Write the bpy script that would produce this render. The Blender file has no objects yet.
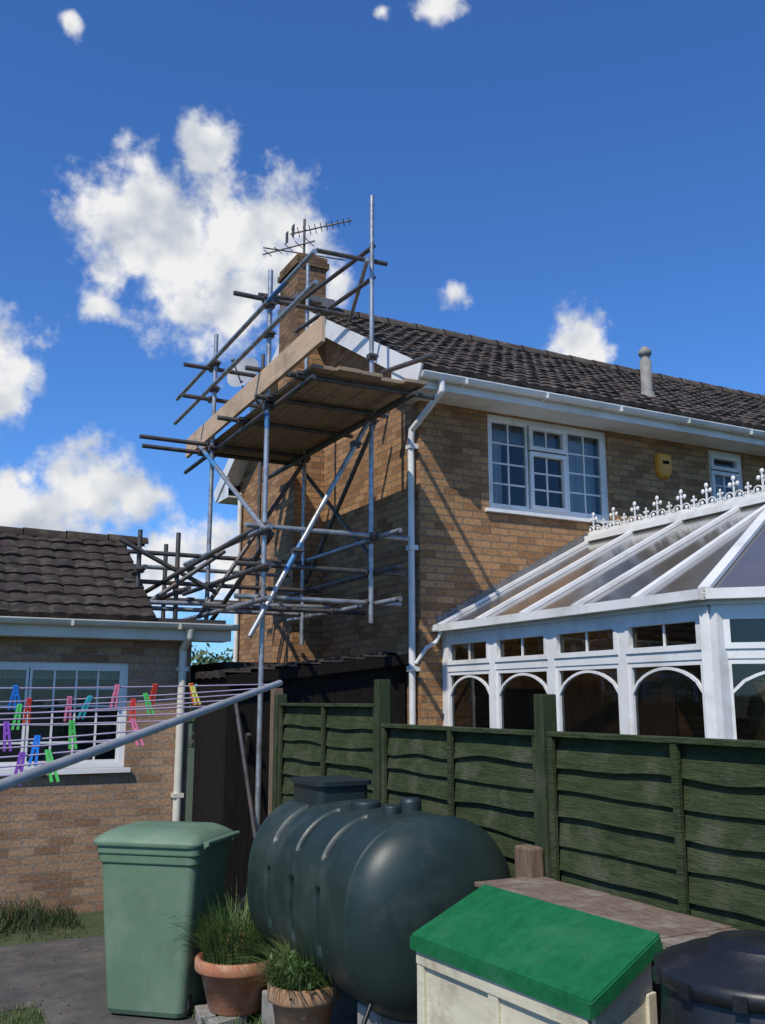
import bpy, math, random
from mathutils import Vector, Matrix, noise as mnoise
random.seed(7)
R=random.random
def U_(a,b): return a+(b-a)*R()
scene=bpy.context.scene
COL=scene.collection
# ---------------------------------------------------------------- materials
def nt(mat):
    mat.use_nodes=True; t=mat.node_tree; t.nodes.clear(); return t
def N(t,ty,**k):
    n=t.nodes.new(ty)
    for a,b in k.items(): setattr(n,a,b)
    return n
def c4(c): return (c[0],c[1],c[2],1)
def pmat(name,c1,c2=None,rough=.6,scale=6,bump=.15,bscale=60,metal=0,stretch=(1,1,1),spec=.5,detail=4,c3=None,s3=1.2,coord='Object',bdist=.005,contrast=(.35,.65),coat=0):
    m=bpy.data.materials.new(name); t=nt(m); L=t.links.new
    out=N(t,'ShaderNodeOutputMaterial'); p=N(t,'ShaderNodeBsdfPrincipled'); L(p.outputs[0],out.inputs[0])
    tc=N(t,'ShaderNodeTexCoord'); mp=N(t,'ShaderNodeMapping'); mp.inputs['Scale'].default_value=stretch
    L(tc.outputs[coord],mp.inputs[0])
    c2=c2 or tuple(x*.75 for x in c1)
    n=N(t,'ShaderNodeTexNoise'); n.inputs['Scale'].default_value=scale; n.inputs['Detail'].default_value=detail; n.inputs['Roughness'].default_value=.62
    L(mp.outputs[0],n.inputs['Vector'])
    mr=N(t,'ShaderNodeMapRange'); mr.inputs[1].default_value=contrast[0]; mr.inputs[2].default_value=contrast[1]
    L(n.outputs['Fac'],mr.inputs[0])
    mx=N(t,'ShaderNodeMix',data_type='RGBA'); mx.inputs[6].default_value=c4(c1); mx.inputs[7].default_value=c4(c2)
    L(mr.outputs[0],mx.inputs[0]); col=mx.outputs[2]
    if c3:
        n3=N(t,'ShaderNodeTexNoise'); n3.inputs['Scale'].default_value=s3; n3.inputs['Detail'].default_value=5; n3.inputs['Roughness'].default_value=.7
        L(tc.outputs[coord],n3.inputs['Vector'])
        m3=N(t,'ShaderNodeMapRange'); m3.inputs[1].default_value=.5; m3.inputs[2].default_value=.68
        L(n3.outputs['Fac'],m3.inputs[0])
        x3=N(t,'ShaderNodeMix',data_type='RGBA'); L(m3.outputs[0],x3.inputs[0]); L(col,x3.inputs[6]); x3.inputs[7].default_value=c4(c3); col=x3.outputs[2]
    L(col,p.inputs['Base Color'])
    p.inputs['Metallic'].default_value=metal
    p.inputs['Specular IOR Level'].default_value=spec
    rr=N(t,'ShaderNodeMapRange'); rr.inputs[3].default_value=max(.02,rough-.1); rr.inputs[4].default_value=min(1,rough+.12)
    L(n.outputs['Fac'],rr.inputs[0]); L(rr.outputs[0],p.inputs['Roughness'])
    if bump>0:
        nb=N(t,'ShaderNodeTexNoise'); nb.inputs['Scale'].default_value=bscale; nb.inputs['Detail'].default_value=3
        L(mp.outputs[0],nb.inputs['Vector'])
        b=N(t,'ShaderNodeBump'); b.inputs['Strength'].default_value=bump; b.inputs['Distance'].default_value=bdist
        L(nb.outputs['Fac'],b.inputs['Height']); L(b.outputs[0],p.inputs['Normal'])
    return m
def brickmat(name,a,b,mortar,dark,off=0):
    m=bpy.data.materials.new(name); t=nt(m); L=t.links.new
    out=N(t,'ShaderNodeOutputMaterial'); p=N(t,'ShaderNodeBsdfPrincipled'); L(p.outputs[0],out.inputs[0])
    tc=N(t,'ShaderNodeTexCoord')
    br=N(t,'ShaderNodeTexBrick'); L(tc.outputs['UV'],br.inputs['Vector'])
    br.inputs['Scale'].default_value=1; br.inputs['Brick Width'].default_value=.225; br.inputs['Row Height'].default_value=.075
    br.inputs['Mortar Size'].default_value=.008; br.inputs['Mortar Smooth'].default_value=.1; br.inputs['Bias'].default_value=-.05
    br.inputs['Color1'].default_value=c4(a); br.inputs['Color2'].default_value=c4(b); br.inputs['Mortar'].default_value=c4(mortar)
    n=N(t,'ShaderNodeTexNoise'); n.inputs['Scale'].default_value=1.1; n.inputs['Detail'].default_value=6; n.inputs['Roughness'].default_value=.65
    L(tc.outputs['UV'],n.inputs['Vector'])
    r=N(t,'ShaderNodeMapRange'); r.inputs[1].default_value=.35; r.inputs[2].default_value=.7; r.inputs[3].default_value=1.1; r.inputs[4].default_value=.76
    L(n.outputs['Fac'],r.inputs[0])
    b2=N(t,'ShaderNodeTexBrick'); L(tc.outputs['UV'],b2.inputs['Vector'])
    b2.inputs['Scale'].default_value=1; b2.inputs['Brick Width'].default_value=.225; b2.inputs['Row Height'].default_value=.075
    b2.inputs['Mortar Size'].default_value=0; b2.inputs['Bias'].default_value=-.55
    b2.inputs['Color1'].default_value=(1,1,1,1); b2.inputs['Color2'].default_value=c4(dark)
    n2=N(t,'ShaderNodeTexNoise'); n2.inputs['Scale'].default_value=35; n2.inputs['Detail'].default_value=3
    L(tc.outputs['UV'],n2.inputs['Vector'])
    r2=N(t,'ShaderNodeMapRange'); r2.inputs[1].default_value=.3; r2.inputs[2].default_value=.7; r2.inputs[3].default_value=.75; r2.inputs[4].default_value=1.2
    L(n2.outputs['Fac'],r2.inputs[0])
    m1=N(t,'ShaderNodeMix',data_type='RGBA',blend_type='MULTIPLY'); m1.inputs[0].default_value=1
    L(br.outputs['Color'],m1.inputs[6]); L(b2.outputs['Color'],m1.inputs[7])
    mm=N(t,'ShaderNodeMath',operation='MULTIPLY'); L(r.outputs[0],mm.inputs[0]); L(r2.outputs[0],mm.inputs[1])
    vm=N(t,'ShaderNodeVectorMath',operation='SCALE'); L(m1.outputs[2],vm.inputs[0]); L(mm.outputs[0],vm.inputs['Scale'])
    L(vm.outputs[0],p.inputs['Base Color']); p.inputs['Roughness'].default_value=.9; p.inputs['Specular IOR Level'].default_value=.25
    inv=N(t,'ShaderNodeMath',operation='SUBTRACT'); inv.inputs[0].default_value=1; L(br.outputs['Fac'],inv.inputs[1])
    ad=N(t,'ShaderNodeMath',operation='MULTIPLY_ADD'); L(n2.outputs['Fac'],ad.inputs[0]); ad.inputs[1].default_value=.5; L(inv.outputs[0],ad.inputs[2])
    bp=N(t,'ShaderNodeBump'); bp.inputs['Strength'].default_value=.9; bp.inputs['Distance'].default_value=.01
    L(ad.outputs[0],bp.inputs['Height']); L(bp.outputs[0],p.inputs['Normal'])
    return m
def glassmat(name,tint=(.9,.95,.95),refl=1.0,body=None,bodyf=0.0,rough=.02):
    m=bpy.data.materials.new(name); t=nt(m); L=t.links.new
    out=N(t,'ShaderNodeOutputMaterial')
    tr=N(t,'ShaderNodeBsdfTransparent'); tr.inputs[0].default_value=c4(tint)
    gl=N(t,'ShaderNodeBsdfGlossy'); gl.inputs['Roughness'].default_value=rough; gl.inputs[0].default_value=(1,1,1,1)
    fr=N(t,'ShaderNodeFresnel'); fr.inputs[0].default_value=1.5
    nb=N(t,'ShaderNodeTexNoise'); nb.inputs['Scale'].default_value=2.5; tc=N(t,'ShaderNodeTexCoord'); L(tc.outputs['Object'],nb.inputs[0])
    b=N(t,'ShaderNodeBump'); b.inputs['Strength'].default_value=.05; b.inputs['Distance'].default_value=.05; L(nb.outputs[0],b.inputs['Height']); L(b.outputs[0],gl.inputs['Normal'])
    ml=N(t,'ShaderNodeMath',operation='MULTIPLY'); L(fr.outputs[0],ml.inputs[0]); ml.inputs[1].default_value=refl; ml.use_clamp=True
    base=tr.outputs[0]
    if body:
        df=N(t,'ShaderNodeBsdfDiffuse'); df.inputs[0].default_value=c4(body)
        n2=N(t,'ShaderNodeTexNoise'); n2.inputs['Scale'].default_value=3; n2.inputs['Detail'].default_value=6; L(tc.outputs['Object'],n2.inputs[0])
        r2=N(t,'ShaderNodeMapRange'); r2.inputs[3].default_value=bodyf-.15; r2.inputs[4].default_value=min(1,bodyf+.15); L(n2.outputs[0],r2.inputs[0])
        m0=N(t,'ShaderNodeMixShader'); L(r2.outputs[0],m0.inputs[0]); L(tr.outputs[0],m0.inputs[1]); L(df.outputs[0],m0.inputs[2]); base=m0.outputs[0]
    mx=N(t,'ShaderNodeMixShader'); L(ml.outputs[0],mx.inputs[0]); L(base,mx.inputs[1]); L(gl.outputs[0],mx.inputs[2]); L(mx.outputs[0],out.inputs[0])
    return m
def leafmat(name,c1,c2):
    m=pmat(name,c1,c2,rough=.55,scale=8,bump=0)
    t=m.node_tree; p=[n for n in t.nodes if n.type=='BSDF_PRINCIPLED'][0]; out=[n for n in t.nodes if n.type=='OUTPUT_MATERIAL'][0]
    tl=t.nodes.new('ShaderNodeBsdfTranslucent'); src=p.inputs['Base Color'].links[0].from_socket
    t.links.new(src,tl.inputs[0]); mx=t.nodes.new('ShaderNodeMixShader'); mx.inputs[0].default_value=.3
    t.links.new(p.outputs[0],mx.inputs[1]); t.links.new(tl.outputs[0],mx.inputs[2]); t.links.new(mx.outputs[0],out.inputs[0])
    return m

M={}
M['brick']=brickmat('house_brick',(.43,.235,.108),(.30,.155,.068),(.22,.155,.10),(.55,.47,.43))
M['brick_shaded']=brickmat('shaded_chimney_brick',(.25,.14,.07),(.16,.09,.045),(.12,.09,.065),(.55,.5,.46))  # darker copy of the house brick: shade on the stack painted into the colour
M['brickg']=brickmat('garage_brick',(.39,.245,.145),(.29,.17,.10),(.28,.215,.16),(.62,.53,.49))
M['upvc']=pmat('white_upvc',(.77,.76,.73),(.69,.67,.63),rough=.4,scale=3,bump=.03,c3=(.56,.545,.49),s3=2)
M['upvcg']=pmat('gutter_plastic',(.66,.62,.52),(.55,.51,.42),rough=.4,scale=4,bump=.03)
M['tile']=pmat('roof_tiles',(.092,.068,.054),(.048,.037,.031),rough=.9,scale=3.5,bump=.6,bscale=70,c3=(.15,.125,.095),s3=9,detail=7,spec=.3)
M['tileg']=pmat('garage_tiles',(.048,.034,.028),(.026,.02,.018),rough=.9,scale=3.5,bump=.6,bscale=70,c3=(.085,.072,.05),s3=8,detail=7,spec=.3)
M['felt']=pmat('roof_felt',(.05,.05,.05),(.03,.03,.03),rough=.9)
M['steel']=pmat('galvanised_steel',(.46,.47,.48),(.27,.28,.29),rough=.42,scale=14,bump=.1,metal=.6,c3=(.20,.16,.13),s3=5)
M['steeld']=pmat('dark_steel',(.13,.125,.12),(.07,.065,.06),rough=.5,scale=10,bump=.1,metal=.5,c3=(.18,.11,.075),s3=6)
M['blue']=pmat('blue_paint',(.05,.20,.42),(.04,.13,.3),rough=.5,scale=10)
M['coupler']=pmat('coupler_metal',(.16,.14,.13),(.09,.07,.06),rough=.5,metal=.6,scale=20)
M['board']=pmat('scaffold_board',(.42,.30,.19),(.28,.19,.12),rough=.8,scale=5,bump=.3,stretch=(12,1,12),c3=(.18,.13,.09),s3=2)
M['toe']=pmat('toe_board_timber',(.62,.43,.27),(.47,.31,.19),rough=.75,scale=5,bump=.3,stretch=(10,1,10),c3=(.34,.24,.15),s3=1.6)
M['fence']=pmat('fence_green',(.048,.064,.026),(.025,.036,.015),rough=.9,scale=7,bump=.8,bscale=22,stretch=(4,.8,6),c3=(.075,.082,.048),s3=3.5,bdist=.01,spec=.2,detail=6)
M['fpost']=pmat('fence_post_green',(.042,.056,.024),(.025,.035,.015),rough=.9,scale=7,bump=.6,bscale=25,stretch=(6,6,1),spec=.2,c3=(.065,.07,.045),s3=4)
M['postw']=pmat('weathered_wood',(.20,.13,.08),(.11,.075,.05),rough=.9,scale=8,bump=.6,bscale=25,stretch=(6,6,1))
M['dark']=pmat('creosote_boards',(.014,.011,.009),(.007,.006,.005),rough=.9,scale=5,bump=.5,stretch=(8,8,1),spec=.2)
M['tank']=pmat('tank_plastic',(.019,.035,.030),(.012,.024,.021),rough=.45,scale=4,bump=.3,bscale=140,c3=(.038,.052,.045),s3=2.5,bdist=.002,detail=7)
M['tankcap']=pmat('tank_cap_plastic',(.015,.027,.026),(.01,.018,.018),rough=.5)
M['bin']=pmat('bin_plastic',(.125,.205,.125),(.10,.17,.105),rough=.55,scale=5,bump=.2,bscale=150,c3=(.16,.215,.15),s3=3,bdist=.002,detail=7)
M['rubber']=pmat('rubber',(.02,.02,.02),rough=.8)
M['terra']=pmat('terracotta',(.42,.17,.085),(.33,.125,.06),rough=.8,scale=9,bump=.3,c3=(.5,.32,.22),s3=5)
M['terra2']=pmat('weathered_terracotta',(.36,.20,.10),(.28,.145,.07),rough=.85,scale=9,bump=.3,c3=(.42,.29,.18),s3=6)
M['soil']=pmat('soil',(.04,.028,.02),(.02,.015,.01),rough=1,scale=30,bump=1)
M['cream']=pmat('cream_paint',(.66,.60,.44),(.56,.50,.36),rough=.65,scale=3,bump=.25,bscale=30,stretch=(1,1,6),c3=(.40,.34,.24),s3=4)
M['gfelt']=pmat('green_mineral_felt',(.010,.165,.055),(.006,.12,.04),rough=.95,scale=20,bump=1,bscale=380,c3=(.028,.17,.075),s3=3,spec=.2,detail=7)
M['slab']=pmat('weathered_boards',(.20,.14,.10),(.115,.08,.06),rough=.9,scale=8,bump=.7,bscale=30,c3=(.26,.235,.19),s3=5,stretch=(5,1,5))
M['black']=pmat('black_plastic',(.012,.013,.016),(.008,.008,.01),rough=.4,scale=6,bump=.25,bscale=100,c3=(.025,.025,.027),s3=5,bdist=.002)
M['pave']=pmat('paving_tarmac',(.085,.078,.072),(.055,.05,.047),rough=.95,scale=5,bump=.9,bscale=160,c3=(.13,.115,.095),s3=2.2)
M['lawn']=pmat('lawn_soil',(.05,.075,.022),(.035,.05,.016),rough=1,scale=2.5,bump=1,bscale=60,c3=(.07,.065,.03),s3=3)
M['blade']=leafmat('grass_blades',(.075,.135,.03),(.12,.17,.045))
M['blade_shaded']=leafmat('shaded_long_grass_blades',(.030,.052,.014),(.05,.072,.02))  # greens darkened so the shade by the garage sits in the colour
M['herb']=leafmat('herb_leaves',(.075,.14,.035),(.13,.19,.055))
M['tree']=leafmat('tree_leaves',(.05,.09,.022),(.085,.13,.035))
M['glass']=glassmat('window_glass',(.85,.9,.9),1.6)
M['cglass']=glassmat('conservatory_glass',(.7,.75,.72),1.3)
M['poly']=glassmat('roof_glazing',(.45,.41,.38),1.7,body=(.17,.145,.125),bodyf=.72,rough=.15)
M['curtain']=pmat('net_curtain',(.60,.62,.64),(.48,.50,.53),rough=.9,scale=2,stretch=(22,22,.4),bump=.5,bscale=6,bdist=.02)
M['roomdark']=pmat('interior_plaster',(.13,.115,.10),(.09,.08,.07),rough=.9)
M['roomwood']=pmat('interior_wood',(.20,.09,.04),(.13,.06,.03),rough=.5,scale=6,stretch=(5,5,1))
M['lead']=pmat('lead_flashing',(.16,.155,.15),(.10,.10,.10),rough=.7)
M['alarm']=pmat('alarm_box_plastic',(.75,.33,.03),(.62,.27,.03),rough=.45)
M['airer']=pmat('airer_arm_steel',(.40,.39,.37),(.29,.28,.27),rough=.55,metal=.2,scale=20,bump=.05)
M['line']=pmat('line_plastic',(.42,.34,.44),(.32,.25,.36),rough=.6)
M['dish']=pmat('dish_grey',(.30,.31,.33),(.24,.25,.27),rough=.5)
M['conc']=pmat('concrete',(.30,.28,.25),(.2,.19,.17),rough=.9,scale=12,bump=.6)
for k,c in dict(red=(.75,.05,.03),blue2=(.02,.22,.75),green=(.10,.60,.12),pink=(.85,.22,.35),purple=(.28,.08,.5),yellow=(.75,.7,.1),teal=(.05,.5,.55)).items():
    M['peg_'+k]=pmat('peg_'+k,c,rough=.35,bump=0)

# ---------------------------------------------------------------- mesh builder
class MB:
    def __init__(s): s.v=[];s.f=[];s.sm=[]
    def add(s,vs,fs,sm=False):
        o=len(s.v); s.v+= [tuple(x) for x in vs]
        for f in fs: s.f.append(tuple(i+o for i in f)); s.sm.append(sm)
    def quad(s,*p,sm=False): s.add(p,[tuple(range(len(p)))],sm)
    def fr(s,o,A,B,C,a0,a1,b0,b1,c0,c1):
        o=Vector(o);A=Vector(A);B=Vector(B);C=Vector(C)
        P=[o+A*a+B*b+C*c for c in(c0,c1) for b in(b0,b1) for a in(a0,a1)]
        s.add(P,[(0,2,3,1),(4,5,7,6),(0,1,5,4),(2,6,7,3),(0,4,6,2),(1,3,7,5)])
    def box(s,x0,y0,z0,x1,y1,z1): s.fr((0,0,0),(1,0,0),(0,1,0),(0,0,1),x0,x1,y0,y1,z0,z1)
    def beam(s,p0,p1,w,h,up=(0,0,1)):
        p0=Vector(p0);p1=Vector(p1);d=(p1-p0);L=d.length;d/=L
        sd=d.cross(Vector(up)).normalized(); u=sd.cross(d)
        s.fr(p0,d,sd,u,0,L,-w/2,w/2,-h/2,h/2)
    def tube(s,p0,p1,r,r1=None,n=10,cap=True):
        r1=r if r1 is None else r1
        p0=Vector(p0);p1=Vector(p1);d=(p1-p0).normalized()
        a=d.orthogonal().normalized();b=d.cross(a)
        vs=[]
        for p,rr in((p0,r),(p1,r1)):
            for i in range(n):
                t=2*math.pi*i/n; vs.append(p+a*math.cos(t)*rr+b*math.sin(t)*rr)
        s.add(vs,[(i,(i+1)%n,n+(i+1)%n,n+i) for i in range(n)],True)
        if cap:
            s.add(vs[:n],[tuple(reversed(range(n)))]); s.add(vs[n:],[tuple(range(n))])
    def path(s,pts,r,n=8):
        for a,b in zip(pts[:-1],pts[1:]): s.tube(a,b,r,n=n)
        for p in pts[1:-1]: s.ball(p,r*1.02,6,n)
    def ball(s,c,r,m=6,n=8,sc=(1,1,1)):
        vs=[];c=Vector(c)
        for i in range(m+1):
            ph=math.pi*i/m
            for j in range(n):
                th=2*math.pi*j/n
                vs.append((c.x+r*sc[0]*math.sin(ph)*math.cos(th),c.y+r*sc[1]*math.sin(ph)*math.sin(th),c.z+r*sc[2]*math.cos(ph)))
        s.add(vs,[(i*n+j,(i+1)*n+j,(i+1)*n+(j+1)%n,i*n+(j+1)%n) for i in range(m) for j in range(n)],True)
    def loft(s,rings,closed=True,sm=True,cap0=True,cap1=True):
        n=len(rings[0]); vs=[p for r in rings for p in r]; fs=[]
        for i in range(len(rings)-1):
            for j in range(n if closed else n-1):
                k=(j+1)%n; fs.append((i*n+j,i*n+k,(i+1)*n+k,(i+1)*n+j))
        s.add(vs,fs,sm)
        if cap0: s.add(rings[0],[tuple(reversed(range(n)))])
        if cap1: s.add(rings[-1],[tuple(range(n))])
    def lathe(s,c,prof,n=32,sm=True):
        rings=[[(c[0]+r*math.cos(2*math.pi*j/n),c[1]+r*math.sin(2*math.pi*j/n),c[2]+z) for j in range(n)] for r,z in prof]
        s.loft(rings,sm=sm)
    def build(s,name,mat,parent=None,bevel=0,seg=2):
        me=bpy.data.meshes.new(name); me.from_pydata(s.v,[],s.f); me.update()
        me.polygons.foreach_set('use_smooth',s.sm)
        uv=me.uv_layers.new(name='UVMap'); vv=me.vertices
        dat=[0.0]*(len(me.loops)*2)
        for p in me.polygons:
            nx,ny,nz=abs(p.normal.x),abs(p.normal.y),abs(p.normal.z)
            for li in p.loop_indices:
                co=vv[me.loops[li].vertex_index].co
                if nx>=ny and nx>=nz: a,b=co.y,co.z
                elif ny>=nz: a,b=co.x,co.z
                else: a,b=co.x,co.y
                dat[2*li]=a; dat[2*li+1]=b
        uv.data.foreach_set('uv',dat)
        me.materials.append(mat if not isinstance(mat,str) else M[mat])
        ob=bpy.data.objects.new(name,me); COL.objects.link(ob)
        if parent:
            ob.parent=parent; ob.matrix_parent_inverse=Matrix.Translation(parent.location).inverted()
        if bevel:
            b=ob.modifiers.new('bevel','BEVEL'); b.width=bevel; b.segments=seg; b.limit_method='ANGLE'; b.angle_limit=math.radians(40)
        return ob
def group(name,loc=(0,0,0)):
    e=bpy.data.objects.new(name,None); e.location=loc; e.empty_display_size=.3; COL.objects.link(e); return e
def rrect(cx,cy,w,d,r,z,rot=0,n=5):
    pts=[]
    for sx,sy,a0 in((1,1,0),(-1,1,90),(-1,-1,180),(1,-1,270)):
        for i in range(n+1):
            a=math.radians(a0+90*i/n)
            x=sx*(w/2-r)+r*math.cos(a); y=sy*(d/2-r)+r*math.sin(a)
            pts.append((cx+x*math.cos(rot)-y*math.sin(rot),cy+x*math.sin(rot)+y*math.cos(rot),z))
    return pts
def wall(mb,o,U,V,Nn,W,H,ops,depth=.1):
    o=Vector(o);U=Vector(U);V=Vector(V);Nn=Vector(Nn)
    us=sorted({0,W,*[a for q in ops for a in(q[0],q[2])]}); vs=sorted({0,H,*[a for q in ops for a in(q[1],q[3])]})
    P=lambda u,v,d=0:o+U*u+V*v-Nn*d
    for i in range(len(us)-1):
        for j in range(len(vs)-1):
            cu=(us[i]+us[i+1])/2;cv=(vs[j]+vs[j+1])/2
            if any(q[0]<cu<q[2] and q[1]<cv<q[3] for q in ops): continue
            mb.quad(P(us[i],vs[j]),P(us[i+1],vs[j]),P(us[i+1],vs[j+1]),P(us[i],vs[j+1]))
    for a,b,c,d in ops:
        mb.quad(P(a,b),P(a,d),P(a,d,depth),P(a,b,depth)); mb.quad(P(c,b),P(c,d),P(c,d,depth),P(c,b,depth))
        mb.quad(P(a,b),P(c,b),P(c,b,depth),P(a,b,depth)); mb.quad(P(a,d),P(c,d),P(c,d,depth),P(a,d,depth))
def tile_roof(mb,o,U,V,W,L,gauge=.3,roll=.3,amp=.028,step=.035,seg=6):
    o=Vector(o);U=Vector(U).normalized();V=Vector(V).normalized();Nn=U.cross(V); 
    if Nn.z<0: Nn=-Nn
    nu=int(W/roll*seg); nr=int(round(L/gauge)); g=L/nr
    prof=[(0,-.03,0)]
    for r in range(nr): prof+= [(r*g,step,r),((r+1)*g,0,r)]
    vs=[]
    for (v,h,r) in prof:
        rnd=random.Random(r*7+3); jit=[rnd.uniform(-.006,.006) for _ in range(nu//seg+2)]; jv=[rnd.uniform(-.010,.010) for _ in range(nu//seg+2)]
        for i in range(nu+1):
            u=i*W/nu; k=i//seg
            w=amp*abs(math.sin(math.pi*u/roll))**.8
            vs.append(o+U*u+V*(v+(jv[k] if h>0 else 0))+Nn*(h+w+jit[k]))
    n=nu+1
    mb.add(vs,[(i*n+j,i*n+j+1,(i+1)*n+j+1,(i+1)*n+j) for i in range(len(prof)-1) for j in range(nu)])
def blade(mb,p,h,az,lean,w,seg=3,droop=1.0):
    d=Vector((math.cos(az),math.sin(az),0)); s=Vector((-math.sin(az),math.cos(az),0))
    vs=[]
    for i in range(seg+1):
        t=i/seg; c=Vector(p)+d*(lean*t**1.8*h)+Vector((0,0,h*(t-droop*.35*lean*t**3)))
        ww=w*(1-t)**.7/2
        vs+= [c-s*ww,c+s*ww]
    mb.add(vs,[(2*i,2*i+1,2*i+3,2*i+2) for i in range(seg)],True)

# ---------------------------------------------------------------- camera
CH=1.9; AZ=62.6; PIT=11.19; F=950
cam=bpy.data.cameras.new('Camera'); co=bpy.data.objects.new('Camera',cam); COL.objects.link(co)
co.location=(0,0,CH); co.rotation_euler=(math.radians(90+PIT),0,math.radians(AZ-90))
cam.sensor_fit='VERTICAL'; cam.sensor_height=24; cam.lens=F/1024*24; cam.clip_end=2000; cam.clip_start=.05
scene.camera=co
fw=Vector((math.cos(math.radians(AZ)),math.sin(math.radians(AZ)),0)); rt=Vector((fw.y,-fw.x,0))
def ray(x,y):
    a=(x-382.5)/F;b=(512-y)/F;cp,sp=math.cos(math.radians(PIT)),math.sin(math.radians(PIT))
    return (fw*(cp-b*sp)+rt*a+Vector((0,0,sp+b*cp))).normalized()

# ---------------------------------------------------------------- light
SAZ=math.radians(214); SEL=math.radians(50)
sd=Vector((math.cos(SAZ)*math.cos(SEL),math.sin(SAZ)*math.cos(SEL),math.sin(SEL)))
sl=bpy.data.lights.new('sun','SUN'); sl.energy=4.1; sl.angle=math.radians(.5); sl.color=(1,.945,.84)
so=bpy.data.objects.new('sun',sl); COL.objects.link(so); so.rotation_euler=sd.to_track_quat('Z','Y').to_euler(); so.location=sd*30
w=bpy.data.worlds.new('World'); scene.world=w; w.use_nodes=True; t=w.node_tree; t.nodes.clear(); L=t.links.new
out=N(t,'ShaderNodeOutputWorld'); sky=N(t,'ShaderNodeTexSky',sky_type='NISHITA'); sky.sun_disc=False; sky.sun_elevation=SEL; sky.sun_rotation=math.radians(90)-SAZ
sky.air_density=1.0; sky.dust_density=.3; sky.ozone_density=2.5
tint=N(t,'ShaderNodeMix',data_type='RGBA',blend_type='MULTIPLY'); tint.inputs[0].default_value=1; tint.inputs[7].default_value=(.50,.92,1.50,1)
L(sky.outputs[0],tint.inputs[6])
b1=N(t,'ShaderNodeBackground'); b1.inputs[1].default_value=.108; L(tint.outputs[2],b1.inputs[0])
tc=N(t,'ShaderNodeTexCoord'); D=tc.outputs['Generated']
def wn(vec,scale,detail,rough):
    n=N(t,'ShaderNodeTexNoise'); n.inputs['Scale'].default_value=scale; n.inputs['Detail'].default_value=detail; n.inputs['Roughness'].default_value=rough; L(vec,n.inputs['Vector']); return n
blobs=[(112,218,44),(132,255,42),(165,222,58),(185,265,62),(235,232,66),(272,228,50),(185,315,40),(94,304,20),(235,298,56),(213,146,32),(288,275,42),(152,200,38),(338,285,18),
 (-6,365,46),(0,402,28),(15,508,40),(90,495,52),(135,500,32),(55,530,48),(165,562,42),(225,572,50),(300,560,55),(8,480,14),(25,478,12),
 (578,342,32),(600,355,17),(453,295,17),(436,8,20),(382,11,9),(70,24,11)]
cur=None
for bx,by,br in blobs:
    vd=N(t,'ShaderNodeVectorMath',operation='DISTANCE'); L(D,vd.inputs[0]); vd.inputs[1].default_value=ray(bx,by)
    ma=N(t,'ShaderNodeMath',operation='MULTIPLY_ADD'); L(vd.outputs['Value'],ma.inputs[0]); ma.inputs[1].default_value=-F/br*.82; ma.inputs[2].default_value=1
    if cur is None: cur=ma.outputs[0]
    else:
        mx=N(t,'ShaderNodeMath',operation='SMOOTH_MAX'); mx.inputs[2].default_value=.2; L(cur,mx.inputs[0]); L(ma.outputs[0],mx.inputs[1]); cur=mx.outputs[0]
n1=wn(D,26,7,.58)
ns=N(t,'ShaderNodeMath',operation='MULTIPLY_ADD'); L(n1.outputs['Fac'],ns.inputs[0]); ns.inputs[1].default_value=2.3; ns.inputs[2].default_value=-1.15
ad=N(t,'ShaderNodeMath',operation='ADD'); L(cur,ad.inputs[0]); L(ns.outputs[0],ad.inputs[1])
dm=N(t,'ShaderNodeMapRange',interpolation_type='SMOOTHSTEP'); dm.inputs[1].default_value=0; dm.inputs[2].default_value=.72; L(ad.outputs[0],dm.inputs[0])
off=N(t,'ShaderNodeVectorMath',operation='ADD'); L(D,off.inputs[0]); off.inputs[1].default_value=(-rt*.013+Vector((0,0,.02)))
n2=wn(off.outputs[0],14,3,.5); n4=wn(D,14,5,.5)
df=N(t,'ShaderNodeMath',operation='SUBTRACT'); L(n4.outputs[0],df.inputs[0]); L(n2.outputs[0],df.inputs[1])
lit=N(t,'ShaderNodeMapRange'); lit.inputs[1].default_value=-.22; lit.inputs[2].default_value=.07; L(df.outputs[0],lit.inputs[0])
cc=N(t,'ShaderNodeMix',data_type='RGBA'); cc.inputs[6].default_value=(.50,.57,.68,1); cc.inputs[7].default_value=(1,1,1,1); L(lit.outputs[0],cc.inputs[0])
b2=N(t,'ShaderNodeBackground'); b2.inputs[1].default_value=.88; L(cc.outputs[2],b2.inputs[0])
ms=N(t,'ShaderNodeMixShader'); L(dm.outputs[0],ms.inputs[0]); L(b1.outputs[0],ms.inputs[1]); L(b2.outputs[0],ms.inputs[2]); L(ms.outputs[0],out.inputs[0])
w.cycles.sampling_method='MANUAL'; w.cycles.sample_map_resolution=512
scene.view_settings.view_transform='Standard'; scene.view_settings.look='None'; scene.view_settings.exposure=0

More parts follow.
